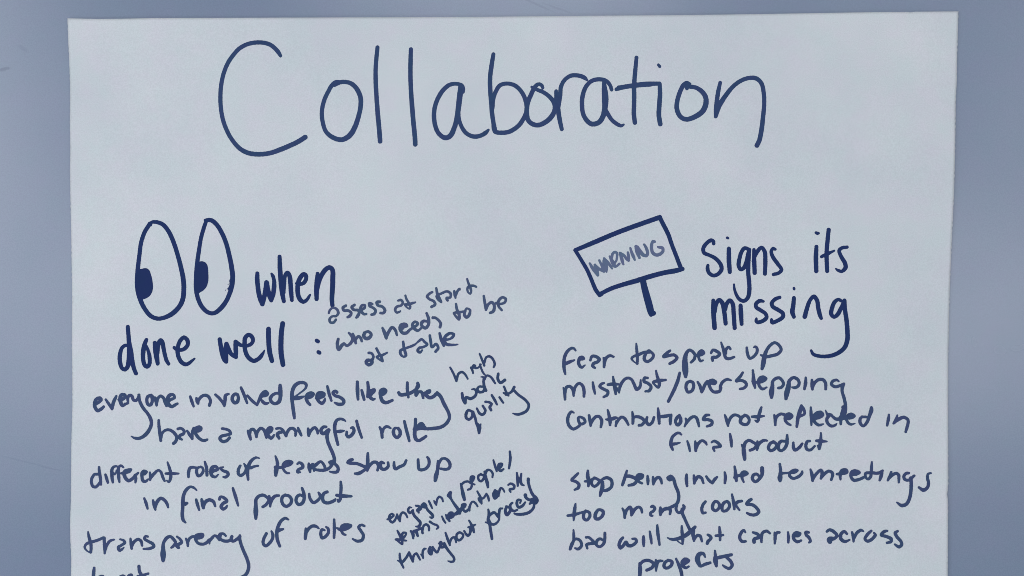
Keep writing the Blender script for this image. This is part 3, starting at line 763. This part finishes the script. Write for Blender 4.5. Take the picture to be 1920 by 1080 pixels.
115,425,26 150,490,40 180,560,40 185,620,28 120,570,28 90,550,26 170,550,40 235,490,30 240,460,30 200,455,32 180,520,40 200,560,34 245,570,24
310,430,30 340,470,50 345,535,30
330,450,40 380,430,46 410,500,36
370,430,40 440,400,34 465,390,30 480,460,36
480,420,30 500,350,34 540,335,34 570,370,36 573,420,30
585,295,34 630,325,32 690,350,32 708,375,30 685,400,26
@intentionally|note3
T 720 840 7.2 32
780,925,24 805,975,30 830,1012,24
835,905,26 860,950,40 885,990,28
850,945,40 890,880,40 920,880,40 935,920,36 890,940,40 880,900,30
T 860 840 7.2 32
-90,910,36 -40,890,46 0,865,60 40,820,50 70,770,40
-5,850,50 30,830,46 80,780,50 90,760,30 50,770,40 55,820,34 90,860,34 140,820,34 160,760,30 190,725,26 225,745,30 255,790,24
145,790,30 148,850,22
250,585,24 280,640,32 300,680,34 310,750,24
310,755,22 275,710,24 270,680,30 330,680,30 375,620,28 | 400,670,34 408,712,26
490,570,30 470,630,40 490,680,40 530,620,46 500,590,50 500,640,50
540,650,24 550,580,34 570,540,28 600,560,28 618,595,20
670,500,26 700,480,30 750,510,36 740,550,34 690,560,34 700,595,26
785,335,26 795,420,40 798,510,30
845,350,28 835,430,38 850,490,36 880,505,24
940,420,44 940,460,40 960,540,38 1000,630,40 1050,680,40 1060,720,40 1030,740,36 1010,710,40
1020,740,30 1010,810,36 950,870,40 860,895,40 780,895,34 750,885,24
@throughout|note3
T 730 940 7.714 34
150,755,28 152,810,36 165,870,40 205,960,28
120,855,18 180,880,36 240,820,36 285,740,36 | 310,800,40 340,870,34
340,860,34 355,780,36 390,755,34 420,800,34 445,845,26
455,765,18 480,790,36 490,825,22
482,790,30 485,720,34 510,685,30 530,688,20
590,670,44 580,720,60 600,760,50 620,700,40
625,660,30 650,700,36 690,740,32 720,680,32 740,630,34
720,610,30 745,590,36 760,620,30 740,660,36 790,660,36 790,610,30
795,605,34 830,680,40 890,760,38 935,820,36 930,865,36 890,875,32 845,862,16
812,455,28 840,540,38 875,635,30
870,620,28 900,540,34 940,520,32 960,560,34 965,595,24
1010,450,34 975,480,34 975,540,36 1010,565,36 1060,520,34 1065,480,32 1020,450,34
1085,430,26 1110,480,34 1140,500,34 1170,440,34 1165,370,30
1155,280,26 1185,340,34 1215,400,36 1225,450,26
T 860 900 7.2 30
70,690,22 110,740,32 140,745,30 165,690,30 180,640,36 
140,550,26 165,590,30 190,640,38 205,705,28
130,640,26 190,620,34 225,605,22
@process|note3
T 860 900 7.2 32
400,400,26 410,470,44 395,530,34
360,570,18 410,590,36 430,680,40 450,795,36
410,480,40 480,440,36 530,500,30
400,540,50 430,590,40 480,600,34 540,545,30 545,450,36 560,390,34 590,385,24
645,360,36 630,420,40 650,470,44 690,430,40 690,380,34 650,360,36
725,310,30 700,330,34 700,380,36 740,420,34 790,405,30
830,310,26 840,275,26 800,270,34 785,320,38 810,370,38 860,350,38 900,300,24
900,205,50 910,240,40 960,270,40 1020,260,50 1060,270,40 1040,315,34 990,300,44 960,322,30
@fear|body
T 1040 635 8 44
315,180,24 290,148,34 255,142,38 195,185,46 150,270,48 138,360,48 142,450,48 158,530,30
165,375,50 220,350,48 295,322,24
370,310,40 435,300,40 420,278,40 380,285,46 358,345,46 370,400,46 405,430,40 455,398,20
535,325,34 560,265,42 610,265,44 670,310,48 640,350,46 585,370,46 570,410,44 605,440,30
735,290,32 745,350,46 740,425,36
750,350,40 780,280,44 830,255,42 885,272,30
@to|body
T 1040 635 8 44
1225,75,24 1230,160,40 1240,260,42 1240,375,36
1240,380,20 1190,345,20 1155,300,34 1180,270,36 1260,240,44 1340,205,40 1380,200,40
1450,205,36 1415,180,40 1360,235,46 1345,310,46 1385,345,42 1450,310,44 1482,250,42 1450,205,40 1400,200,50
@speak|body
T 1240 635 8 46
130,180,36 85,215,46 35,270,46 110,255,44 190,245,44 235,285,44 190,340,46 125,375,40
365,570,46 360,480,88 355,390,88 355,300,70 380,210,50 420,172,44 470,195,44 505,250,44 490,310,42 445,355,36
520,250,40 590,240,50 640,215,36 610,180,40 570,210,56 560,280,40 590,335,38 625,325,24
600,220,70
745,215,34 775,170,40 830,190,46 875,230,44 830,275,46 765,285,46 770,330,36
895,55,24 930,160,44 970,290,46 1020,300,42 1090,275,34
965,220,40 970,160,44 1010,125,36 1035,155,34
@up|body
T 1240 635 8 44
1280,135,34 1290,220,44 1325,295,40 1380,270,42 1430,210,44 1435,150,40 1410,120,36 1385,130,20
1490,245,26 1560,270,46 1660,255,46 1750,225,46 1795,165,44 1760,95,42 1700,60,42 1630,100,46 1570,190,50 1540,300,66 1525,390,66 1510,450,46
@mistrust|body
T 1040 635 8 44
130,735,22 148,800,44 155,910,36
160,820,30 175,730,44 225,715,42 270,760,44 285,855,32
285,840,30 310,720,42 365,670,40 415,700,44 440,780,46 438,865,38
572,655,30 585,740,44 605,825,28
740,665,30 700,680,40 675,715,40 730,755,44 795,790,44 790,840,44 735,875,34
875,570,26 890,660,48 905,740,56 915,830,34
800,690,40 870,680,50 955,685,32
930,740,30 965,810,20
965,810,24 980,720,44 1030,630,44 1090,590,40 1150,610,40 1190,680,44 1230,760,46 1280,720,44 1290,620,24
1395,590,34 1350,590,44 1340,640,44 1400,670,44 1445,720,44 1420,780,44 1360,790,30
1520,480,26 1540,570,42 1570,660,50 1555,730,40 1500,690,28 1480,655,40 1560,630,50 1665,620,34
@slash|body
T 1040 635 8 46
1875,515,38 1850,620,50 1790,770,50 1705,940,44
@over|body
T 1240 635 8 46
430,635,36 385,665,46 370,740,44 400,800,44 455,785,44 485,720,44 470,655,44 425,640,40
545,650,32 580,710,46 605,800,40 | 620,770,46 660,680,46 690,640,40
700,650,40 740,660,50 800,665,60 820,650,36 770,620,40 715,650,50 725,720,44 780,795,44 870,790,46 900,740,30
880,780,36 890,700,44 930,640,44 990,610,40 1045,625,24
@stepping|body
T 1240 635 8 44
1220,510,36 1180,570,44 1125,635,42 1190,625,42 1260,655,44 1275,700,42 1240,740,42 1180,755,34
1372,475,32 1380,560,44 1385,640,60 1405,735,34
1365,640,30 1420,655,40 1500,640,56 1570,600,40 1530,570,34 1480,590,50 1460,640,50 1465,700,42 1515,755,40 1580,730,24
1510,605,76
T 1380 690 8 44
532,440,46 532,360,78 545,270,54 550,200,44 600,155,44 650,150,44 700,200,42 710,250,42 680,290,42 635,300,38
748,460,46 760,380,76 785,280,70 800,190,50 860,145,46 910,160,46 945,210,44 930,270,44 880,295,42 840,290,26
1045,145,32 1042,230,50 1025,315,36
1138,180,36 1140,260,50 1145,320,36
1145,300,36 1180,220,46 1240,175,46 1300,175,46 1340,220,46 1345,315,40
1540,200,24 1510,180,36 1455,195,42 1430,240,42 1480,280,44 1560,265,44 1615,240,44
1600,260,56 1590,340,44 1620,450,46 1640,560,50 1625,630,80 1605,700,84 1600,730,50
1610,590,60
@contributions|body
T 1040 740 8 44
285,270,26 250,255,36 205,320,46 195,400,46 220,470,46 275,515,42 330,495,42 380,450,42 360,400,40 355,345,38 385,335,36 440,365,42 455,410,40 410,440,40 385,440,30
515,310,36 530,390,48 540,465,34
540,450,36 570,380,44 620,330,44 670,330,44 705,390,46 692,485,36
795,230,28 815,310,46 830,400,50 830,455,34
770,370,26 820,375,44 900,350,50 930,345,30
930,400,44 915,470,32
920,450,30 960,370,44 1010,335,40 1060,370,44 1105,450,34
1165,260,28 1175,340,46 1172,430,40
1180,340,36 1240,330,44 1310,355,46 1345,400,44 1310,450,44 1265,460,40
1385,340,36 1375,400,44 1410,450,44 1460,420,44 1490,340,36
1550,205,28 1560,310,52 1568,430,38
1570,330,40 1650,325,52 1745,305,40 | 1735,380,50 1735,445,32
T 1220 740 8 44
430,305,30 395,345,46 372,400,44 400,455,44 440,430,50 450,370,50 430,310,40
525,360,30 540,390,40 510,475,28
515,460,30 570,380,46 640,330,42 685,345,44 710,410,44 725,475,30
875,305,34 830,310,44 790,370,46 860,375,44 920,400,44 910,450,44 845,475,34
@not|body
T 1220 740 8 44
1112,305,26 1135,370,46 1160,465,34
1160,450,32 1190,360,44 1250,305,42 1310,315,40 1350,345,40
1410,310,40 1360,350,50 1345,410,46 1390,445,44 1450,440,44 1478,380,42 1450,325,44 1410,305,40
1340,420,30
1660,190,32 1640,250,46 1620,320,46 1610,385,44 1595,405,34 1565,385,20
1520,330,36 1610,330,50 1700,320,24
@reflected|body
T 1400 740 8 44
412,305,28 425,370,44 428,455,34
430,400,36 450,330,44 510,290,42 570,300,40
590,350,60 640,350,60 680,320,40 640,285,40 590,310,50 575,370,44 600,420,40 655,455,32
640,330,60
820,165,40 800,240,60 770,340,54 750,480,36
820,170,40 855,220,44 865,290,34 800,320,46
960,190,28 965,290,46 970,455,28
985,350,40 1060,345,56 1140,300,44 1110,260,40 1040,290,60 1000,350,56 1020,410,46 1080,455,42 1150,440,20
1080,300,70
1182,235,16 1205,290,36
1215,300,50 1260,300,40 1290,330,40 1340,365,46 1420,360,50 1500,340,50
1235,310,50 1200,370,46 1215,430,44 1270,470,42 1320,460,36 1350,435,18
1410,340,60 1410,440,34
1465,180,50 1450,260,80 1430,330,70
1480,340,50 1560,340,60 1615,320,40 1570,290,40 1520,320,60 1495,360,44 1520,420,40 1560,445,36 1625,432,14
1570,315,70
1730,330,36 1700,370,46 1705,430,46 1745,470,38 1800,420,46 1840,320,50 1870,230,60 1870,195,44
1800,335,36 1730,332,40
@in|body
T 1540 740 8 44
1015,300,30 1005,370,46 987,460,34
1140,310,26 1130,350,40 1085,430,36
1085,430,34 1160,370,50 1240,340,46 1300,380,44 1300,440,44 1280,510,44 1265,560,34
@final|body
T 1220 740 8 44
460,600,26 430,575,36 390,580,40 330,630,44 305,700,48 305,760,50 330,825,34
315,745,50 380,735,40 440,720,20
548,695,26 570,760,38 588,845,30
668,700,28 675,770,50 675,840,40
680,820,36 710,740,46 770,690,40 820,715,40 840,750,26
915,715,28 950,695,38 1010,725,44 1050,775,36 990,785,42 940,795,40 955,845,28
1190,590,30 1205,680,46 1212,775,34
@product|body
T 1220 740 8 44
1365,750,24 1390,800,50
1410,970,44 1400,880,64 1395,800,54 1420,720,46 1470,685,42 1530,710,42 1580,750,40 1560,800,44 1490,835,40
1600,700,30 1600,780,50 1595,830,28
1590,800,36 1640,720,46 1700,685,42 1745,690,26
T 1400 740 8 44
400,705,40 350,735,46 325,800,46 360,840,42 420,810,46 450,750,46 400,705,44
590,700,36 510,700,44 475,760,46 480,820,46 520,840,40 570,800,46 600,740,48 605,660,46 605,605,32
698,720,34 700,790,46 720,830,44 790,790,46 830,735,36
945,695,36 910,700,42 885,760,46 900,815,44 950,830,40 1020,770,30
1112,575,26 1110,660,44 1100,740,50 1085,810,42
1080,820,20 1060,760,18
1045,690,40 1110,695,52 1200,702,22
@stop|body
T 1050 860 8 44
270,220,34 220,270,42 175,320,40 240,345,42 285,390,44 270,440,44 220,465,32
418,180,34 415,260,54 430,330,50 425,410,36
375,340,34 440,330,44 500,300,36
520,285,36 480,320,44 475,380,42 515,415,40 570,380,42 590,330,40 545,300,40 510,285,36
610,330,34 650,300,40 700,285,46 760,310,46 780,360,46 770,420,46 710,470,48 660,480,40
635,350,50 635,430,60 615,500,54 600,555,34
@being|body
T 1050 860 8 44
1002,180,30 980,260,46 950,350,46 935,395,38
985,260,46 1060,265,50 1130,300,46 1150,330,44 1110,380,48 1030,400,38
1150,300,40 1220,290,46 1240,250,40 1190,235,40 1160,270,60 1180,340,40 1230,370,32
1195,265,70
1312,260,32 1318,320,46 1318,380,34
1395,275,32 1400,330,50 1400,385,32
1405,370,30 1440,300,44 1480,280,44 1510,310,44 1525,370,32
1645,300,80 1620,290,50 1660,260,40 1700,300,46 1730,400,46 1770,500,46 1780,590,46 1755,670,46 1690,715,46 1620,745,44
@invited|body
T 1230 860 8 44
458,238,34 455,310,50 465,410,34
567,250,30 575,310,50 575,370,36
580,350,36 630,270,46 680,290,44 710,365,32
752,265,32 795,325,44 845,365,38 | 880,310,46 915,275,32
1030,205,32 1040,280,46 1032,365,36
1178,118,32 1190,200,46 1195,260,56 1205,330,40
1180,280,44 1250,250,44 1320,240,56 1365,220,46 1330,195,40 1295,220,60 1290,290,40 1315,350,28
1550,270,36 1510,230,40 1460,245,46 1445,300,46 1485,345,42 1550,300,48 1590,230,50 1590,170,60 1590,140,54
@to|body
T 1400 860 8 44
495,80,34 505,160,46 505,230,50 497,290,72 500,330,44
500,220,50 580,215,32 650,210,36 720,200,44 755,175,40 710,170,40 650,210,44 640,250,44 690,295,40 770,270,44 825,220,42 830,190,28
@meetings|body
T 1400 860 8 44
955,160,28 975,230,50 985,330,36
985,325,34 1030,240,46 1110,170,42 1130,210,50 1110,295,34
1115,290,30 1160,230,46 1230,185,42 1280,210,44 1285,250,44 1265,315,36
1350,230,34 1420,220,50 1500,200,46 1490,165,36 1430,180,60 1400,240,46 1405,310,28
1450,200,70
1580,225,60 1640,225,56 1690,205,36 1640,180,40 1580,200,60 1560,260,44 1600,320,46 1680,310,44 1750,280,40
1620,215,60
T 1540 860 8 42
755,50,26 750,120,42 745,200,42 735,270,44 700,305,38 665,280,34 660,220,40 740,210,44 850,215,44 915,180,38
905,210,44 890,270,50 872,320,36
1045,200,34 1030,250,44 995,320,36
1000,310,34 1060,245,46 1120,220,44 1155,240,44 1160,300,42 1158,355,30
1310,215,36 1270,220,44 1235,260,44 1250,310,42 1310,320,42 1350,290,40 1390,255,36
1340,290,50 1345,370,50 1340,480,50 1320,590,50 1270,680,50 1200,700,50 1130,655,22
1640,215,28 1600,230,34 1590,290,42 1605,360,46 1590,430,46 1530,470,52 1460,430,34
@too|body
T 1050 860 8 44
232,680,28 220,760,50 210,850,46 205,925,24
115,855,36 210,840,44 330,805,34 380,790,30
385,780,36 355,830,46 360,900,44 400,920,42 445,870,44 440,810,42 390,785,40
570,765,38 535,820,50 530,890,50 570,905,46 640,850,46 645,790,46 600,765,42 565,770,36
@many|body
T 1050 860 8 44
935,745,26 965,800,44 970,885,36
970,870,34 1000,770,44 1050,725,42 1070,770,50 1070,850,32
1080,840,34 1120,760,46 1180,725,40 1215,750,42 1230,805,32
1370,720,40 1390,710,38 1420,745,46 1400,785,40 1360,810,40 1360,850,36 1385,855,30
1505,730,30 1510,780,60 1505,840,40
1510,820,36 1560,760,50 1630,750,50 1655,770,44 1648,830,34
1750,700,40 1740,760,40 1780,810,40 1840,770,46 1860,720,46 1850,700,34
1835,760,54 1830,800,50 1870,900,44 1920,1010,44 1950,1070,44
@cooks|body
T 1230 860 8 44
740,645,40 705,690,44 685,760,44 705,815,40 745,808,30
890,640,40 855,680,46 850,750,46 890,780,42 940,745,44 950,690,42 920,645,40 885,640,40
1070,640,40 1020,660,46 990,720,46 1000,780,42 1050,780,42 1100,720,44 1090,660,44 1060,640,40
1138,535,28 1160,640,44 1175,755,34
1180,710,40 1220,650,46 1285,635,38
1190,690,40 1250,770,28
1425,610,44 1385,640,50 1360,680,46 1440,690,46 1510,740,46 1540,800,46 1490,840,46 1420,840,42 1365,815,32
@bad|body
T 1050 945 8 42
202,390,24 205,460,38 205,540,42 175,610,50 152,675,42
215,530,40 265,525,40 315,570,42 320,630,42 270,675,42 225,660,24
390,500,34 430,500,36 500,560,42 530,590,36
520,590,40 440,595,44 400,610,42 410,665,30
640,540,34 600,520,40 555,550,44 545,610,42 590,640,38 650,600,44 670,530,44 672,435,40
@will|body
T 1050 945 8 46
940,505,40 905,550,46 885,620,46 905,660,42 950,620,46 990,570,44 1020,620,50 1080,620,46 1145,560,44 1130,525,40 1085,520,30
1252,485,36 1252,560,50 1255,630,30
1345,410,28 1360,500,42 1372,590,30
1458,320,32 1465,420,48 1492,610,32
@that|body
T 1230 945 8 44
385,330,28 390,420,46 400,520,46 398,600,26
398,605,14 350,575,16 300,530,24
170,505,16 240,530,40 340,515,50 440,470,60 520,410,60 585,345,44
555,400,60 555,470,50 570,550,34
575,530,32 620,470,42 660,480,44 688,560,30
775,460,34 815,485,44 825,515,40 780,560,50 768,590,46
950,345,30 958,430,46 960,540,34
895,475,34 950,470,46 1005,465,32
@carries|body
T 1230 945 8 44
1340,425,24 1315,395,40 1270,440,46 1255,510,46 1290,560,44 1345,560,34
1455,425,34 1520,450,46 1560,500,40
1545,500,50 1470,530,50 1470,570,50
1580,570,32 1580,490,46 1600,430,44 1660,405,42 1710,440,28
1775,425,24 1785,500,46 1780,590,30
1785,490,40 1810,430,40 1850,425,36
T 1400 945 8 44
618,420,26 625,490,42 622,575,32
710,470,50 770,460,70 800,440,36 740,425,40 700,470,46 710,530,44 760,565,44 815,545,32
930,425,34 885,420,42 890,460,44 930,500,44 955,560,34 935,575,30
@across|body
T 1500 945 8 46
400,410,36 440,385,44 500,410,46 550,470,46 520,510,46 440,530,80 445,560,70
700,445,34 660,410,42 610,450,50 610,520,50 670,560,46 740,535,24
775,420,30 795,480,48 800,560,30
800,530,32 850,430,46 910,390,42 945,405,24
1065,400,34 1010,450,46 970,520,40 1010,555,44 1080,520,46 1125,460,44 1105,430,28
1305,400,30 1260,410,46 1215,460,46 1290,485,46 1360,520,50 1360,560,46 1300,580,34
1460,405,34 1425,430,46 1450,490,46 1510,560,44 1520,610,46 1480,640,46 1420,605,30
@projects|body
T 1050 945 8 44
1195,890,40 1200,960,56 1195,1080,50 1190,1150,50
1200,900,40 1250,855,46 1330,845,46 1400,890,44 1380,950,46 1300,990,44
1435,835,26 1440,920,50 1440,1000,24
1445,940,40 1470,860,46 1535,850,30
1620,840,40 1570,880,46 1560,940,44 1600,960,42 1665,920,46 1680,870,44 1640,845,42 1600,850,36
T 1230 945 8 44
300,820,30 340,910,46 375,1010,48 390,1100,46
420,890,60 490,850,40 440,820,40 395,860,50 400,920,50 445,955,40 490,935,28
430,860,60
735,795,24 710,745,46 650,750,60 620,820,76 640,890,60 660,930,40 740,900,46 810,880,40
882,700,28 890,780,50 890,850,70 905,930,36
880,820,40 950,800,50 1130,760,44
1060,800,46 1120,860,46 1140,920,46 1100,965,44 1030,940,36 1000,915,22
"""

def spline(P):
    """centripetal Catmull-Rom through rows (x, y, w)"""
    P = np.asarray(P, float)
    if len(P) == 1:
        return np.repeat(P, 2, 0)
    if len(P) == 2:
        n = max(2, int(np.hypot(*(P[1] - P[0])[:2]) / 1.2))
        return P[0] + (P[1] - P[0]) * np.linspace(0, 1, n)[:, None]
    Q = np.vstack([2 * P[0] - P[1], P, 2 * P[-1] - P[-2]])
    out = []
    for i in range(1, len(Q) - 2):
        p0, p1, p2, p3 = Q[i - 1:i + 3]
        t = [0.0]
        for a, b in ((p0, p1), (p1, p2), (p2, p3)):
            t.append(t[-1] + max(np.hypot(*(b - a)[:2]), 1e-3) ** 0.5)
        n = max(2, int(np.hypot(*(p2 - p1)[:2]) / 1.2))
        u = np.linspace(t[1], t[2], n, endpoint=False)[:, None]
        A1 = (t[1] - u) / (t[1] - t[0]) * p0 + (u - t[0]) / (t[1] - t[0]) * p1
        A2 = (t[2] - u) / (t[2] - t[1]) * p1 + (u - t[1]) / (t[2] - t[1]) * p2
        A3 = (t[3] - u) / (t[3] - t[2]) * p2 + (u - t[2]) / (t[3] - t[2]) * p3
        B1 = (t[2] - u) / (t[2] - t[0]) * A1 + (u - t[0]) / (t[2] - t[0]) * A2
        B2 = (t[3] - u) / (t[3] - t[1]) * A2 + (u - t[1]) / (t[3] - t[1]) * A3
        out.append((t[2] - u) / (t[2] - t[1]) * B1 + (u - t[1]) / (t[2] - t[1]) * B2)
    out.append(P[-1:])
    R = np.vstack(out)
    R[:, 2] = np.clip(R[:, 2], 0.5, None)
    return R

def parse(text):
    words = []
    for line in text.strip().splitlines():
        line = line.strip()
        if not line:
            continue
        if line[0] == '@':
            name, ink = line[1:].split('|')
            words.append((name, ink, []))
        elif line[0] == 'T':
            ox, oy, k, w0 = map(float, line.split()[1:])
        else:
            segs, cur = [], []
            for tok in line.split():
                if tok == '|':
                    segs.append(cur)
                    cur = [cur[-1]]
                    continue
                v = [float(q) for q in tok.split(',')]
                cur.append((ox + v[0] / k, oy + v[1] / k, (v[2] if len(v) > 2 else w0) / k))
            segs.append(cur)
            words[-1][2].append([spline(s) for s in segs])
    return words

G = 0.7                                   # raster step for the union of a word's strokes

def word_mesh(name, strokes, level, seed, bleed=0.28):
    allp = np.vstack([s for st in strokes for s in st])
    pad = allp[:, 2].max() / 2 + 3
    x0, y0 = allp[:, 0].min() - pad, allp[:, 1].min() - pad
    nx = int((allp[:, 0].max() + pad - x0) / G) + 2
    ny = int((allp[:, 1].max() + pad - y0) / G) + 2
    gx = x0 + np.arange(nx) * G
    gy = y0 + np.arange(ny) * G
    D = np.full((ny, nx), 9.0)
    layers = np.zeros((ny, nx))
    for st in strokes:
        Ds = np.full((ny, nx), 9.0)
        for pl in st:
            for a, b in zip(pl[:-1], pl[1:]):
                r = max(a[2], b[2]) / 2 + 2.0
                i0 = max(int((min(a[0], b[0]) - r - x0) / G), 0); i1 = int((max(a[0], b[0]) + r - x0) / G) + 2
                j0 = max(int((min(a[1], b[1]) - r - y0) / G), 0); j1 = int((max(a[1], b[1]) + r - y0) / G) + 2
                XX = gx[None, i0:i1]; YY = gy[j0:j1, None]
                dx, dy = b[0] - a[0], b[1] - a[1]
                L2 = dx * dx + dy * dy + 1e-9
                t = np.clip(((XX - a[0]) * dx + (YY - a[1]) * dy) / L2, 0, 1)
                d = np.hypot(XX - a[0] - t * dx, YY - a[1] - t * dy) - (a[2] + (b[2] - a[2]) * t) / 2
                sub = Ds[j0:j1, i0:i1]
                np.minimum(sub, d, out=sub)
        layers += np.clip(0.5 - Ds / 1.4, 0, 1)
        D = np.minimum(D, Ds)
    XX, YY = np.meshgrid(gx, gy)
    D = D + 0.16 * np.sin(XX * 0.9 + 1.3 * np.sin(YY * 0.5 + seed)) * np.sin(YY * 0.8 + seed) + 0.10 * np.sin(XX * 2.1 + YY * 1.7 + seed)
    D = np.where(np.abs(D) < 1e-4, 1e-4, D)
    D = D - bleed
    D = np.where(np.abs(D) < 1e-4, 1e-4, D)
    inside = D < 0
    dens = 0.22 + 0.40 * np.exp(D / 0.9) + 0.48 * np.clip(layers - 1, 0, 1.6) - 0.10 * np.clip(-D - 3.2, 0, 2)
    # marching squares with linear interpolation: one clean outline per word
    vid = np.full((ny, nx), -1)
    jj, ii = np.nonzero(inside)
    vid[jj, ii] = np.arange(len(jj))
    vx = [gx[ii]]; vy = [gy[jj]]; vd = [dens[jj, ii]]
    cnt = len(jj)
    hx = inside[:, :-1] != inside[:, 1:]
    hid = np.full((ny, nx - 1), -1)
    j, i = np.nonzero(hx)
    t = D[j, i] / (D[j, i] - D[j, i + 1])
    hid[j, i] = cnt + np.arange(len(j)); cnt += len(j)
    vx.append(gx[i] + t * G); vy.append(gy[j]); vd.append(dens[j, i] * (1 - t) + dens[j, i + 1] * t)
    vv = inside[:-1, :] != inside[1:, :]
    wid = np.full((ny - 1, nx), -1)
    j, i = np.nonzero(vv)
    t = D[j, i] / (D[j, i] - D[j + 1, i])
    wid[j, i] = cnt + np.arange(len(j)); cnt += len(j)
    vx.append(gx[i]); vy.append(gy[j] + t * G); vd.append(dens[j, i] * (1 - t) + dens[j + 1, i] * t)
    vx, vy, vd = map(np.concatenate, (vx, vy, vd))
    code = (inside[:-1, :-1] * 1 + inside[:-1, 1:] * 2 + inside[1:, 1:] * 4 + inside[1:, :-1] * 8)
    faces = []
    jf, if_ = np.nonzero(code == 15)
    faces += np.stack([vid[jf, if_], vid[jf + 1, if_], vid[jf + 1, if_ + 1], vid[jf, if_ + 1]], -1).tolist()
    for j, i in zip(*np.nonzero((code > 0) & (code < 15))):
        c = int(code[j, i])
        corner = (vid[j, i], vid[j, i + 1], vid[j + 1, i + 1], vid[j + 1, i])
        edge = (hid[j, i], wid[j, i + 1], hid[j + 1, i], wid[j, i])
        if c in (5, 10):
            for k in range(4):
                if c >> k & 1:
                    faces.append([int(corner[k]), int(edge[k - 1]), int(edge[k])])
            continue
        poly = []
        for k in range(4):
            if c >> k & 1:
                poly.append(int(corner[k]))
            if edge[k] >= 0:
                poly.append(int(edge[k]))
        faces.append(poly[::-1])
    wx, wy = (vx - 960) * S, (540 - vy) * S
    wz = lift(wx, wy) + 0.00009 + level
    me = bpy.data.meshes.new(name)
    me.from_pydata(np.stack([wx, wy, wz], -1).tolist(), [], faces)
    at = me.attributes.new('density', 'FLOAT', 'POINT')
    at.data.foreach_set('value', vd.astype(np.float32))
    me.update()
    return me

LOOK = {'title': 'in tall thin title letters', 'head': 'in dark heading letters', 'body': 'in blue body handwriting',
        'note': 'in a faded slanting side note', 'note2': 'in a slanting side note', 'note3': 'in a small slanting side note',
        'light': 'in pale capitals inside the drawn sign'}
objs = {}
for idx, (name, ink, strokes) in enumerate(parse(STROKES)):
    kind = {'eye left outline': 'drawn_eye', 'eye right outline': 'drawn_eye', 'eye left pupil': 'pupil',
            'eye right pupil': 'pupil', 'drawn sign frame': 'drawn_sign', 'drawn sign post': 'sign_post',
            'colon': 'colon_mark', 'slash': 'slash_mark'}.get(name, 'handwritten_word')
    me = word_mesh(kind, strokes, idx * 1.2e-6, idx * 1.7, 0.12 if ink in ('note3', 'light') else 0.26)
    me.materials.append(INK[ink])
    parent = {'eye left pupil': objs.get('eye left outline'), 'eye right pupil': objs.get('eye right outline'),
              'drawn sign post': objs.get('drawn sign frame'), 'WARNING': objs.get('drawn sign frame')}.get(name, sheet)
    o = link(bpy.data.objects.new(kind, me), parent)
    if kind == 'handwritten_word':
        o["label"] = 'the word "%s" %s' % (name, LOOK[ink])
    elif name == 'eye left outline':
        o["label"] = 'wider left drawn eye, low pupil on its left side'
    elif name == 'eye right outline':
        o["label"] = 'narrower right drawn eye beside the word when'
    objs[name] = o
print("objects", len(bpy.data.objects), "faces", sum(len(o.data.polygons) for o in bpy.data.objects if o.type == 'MESH'))
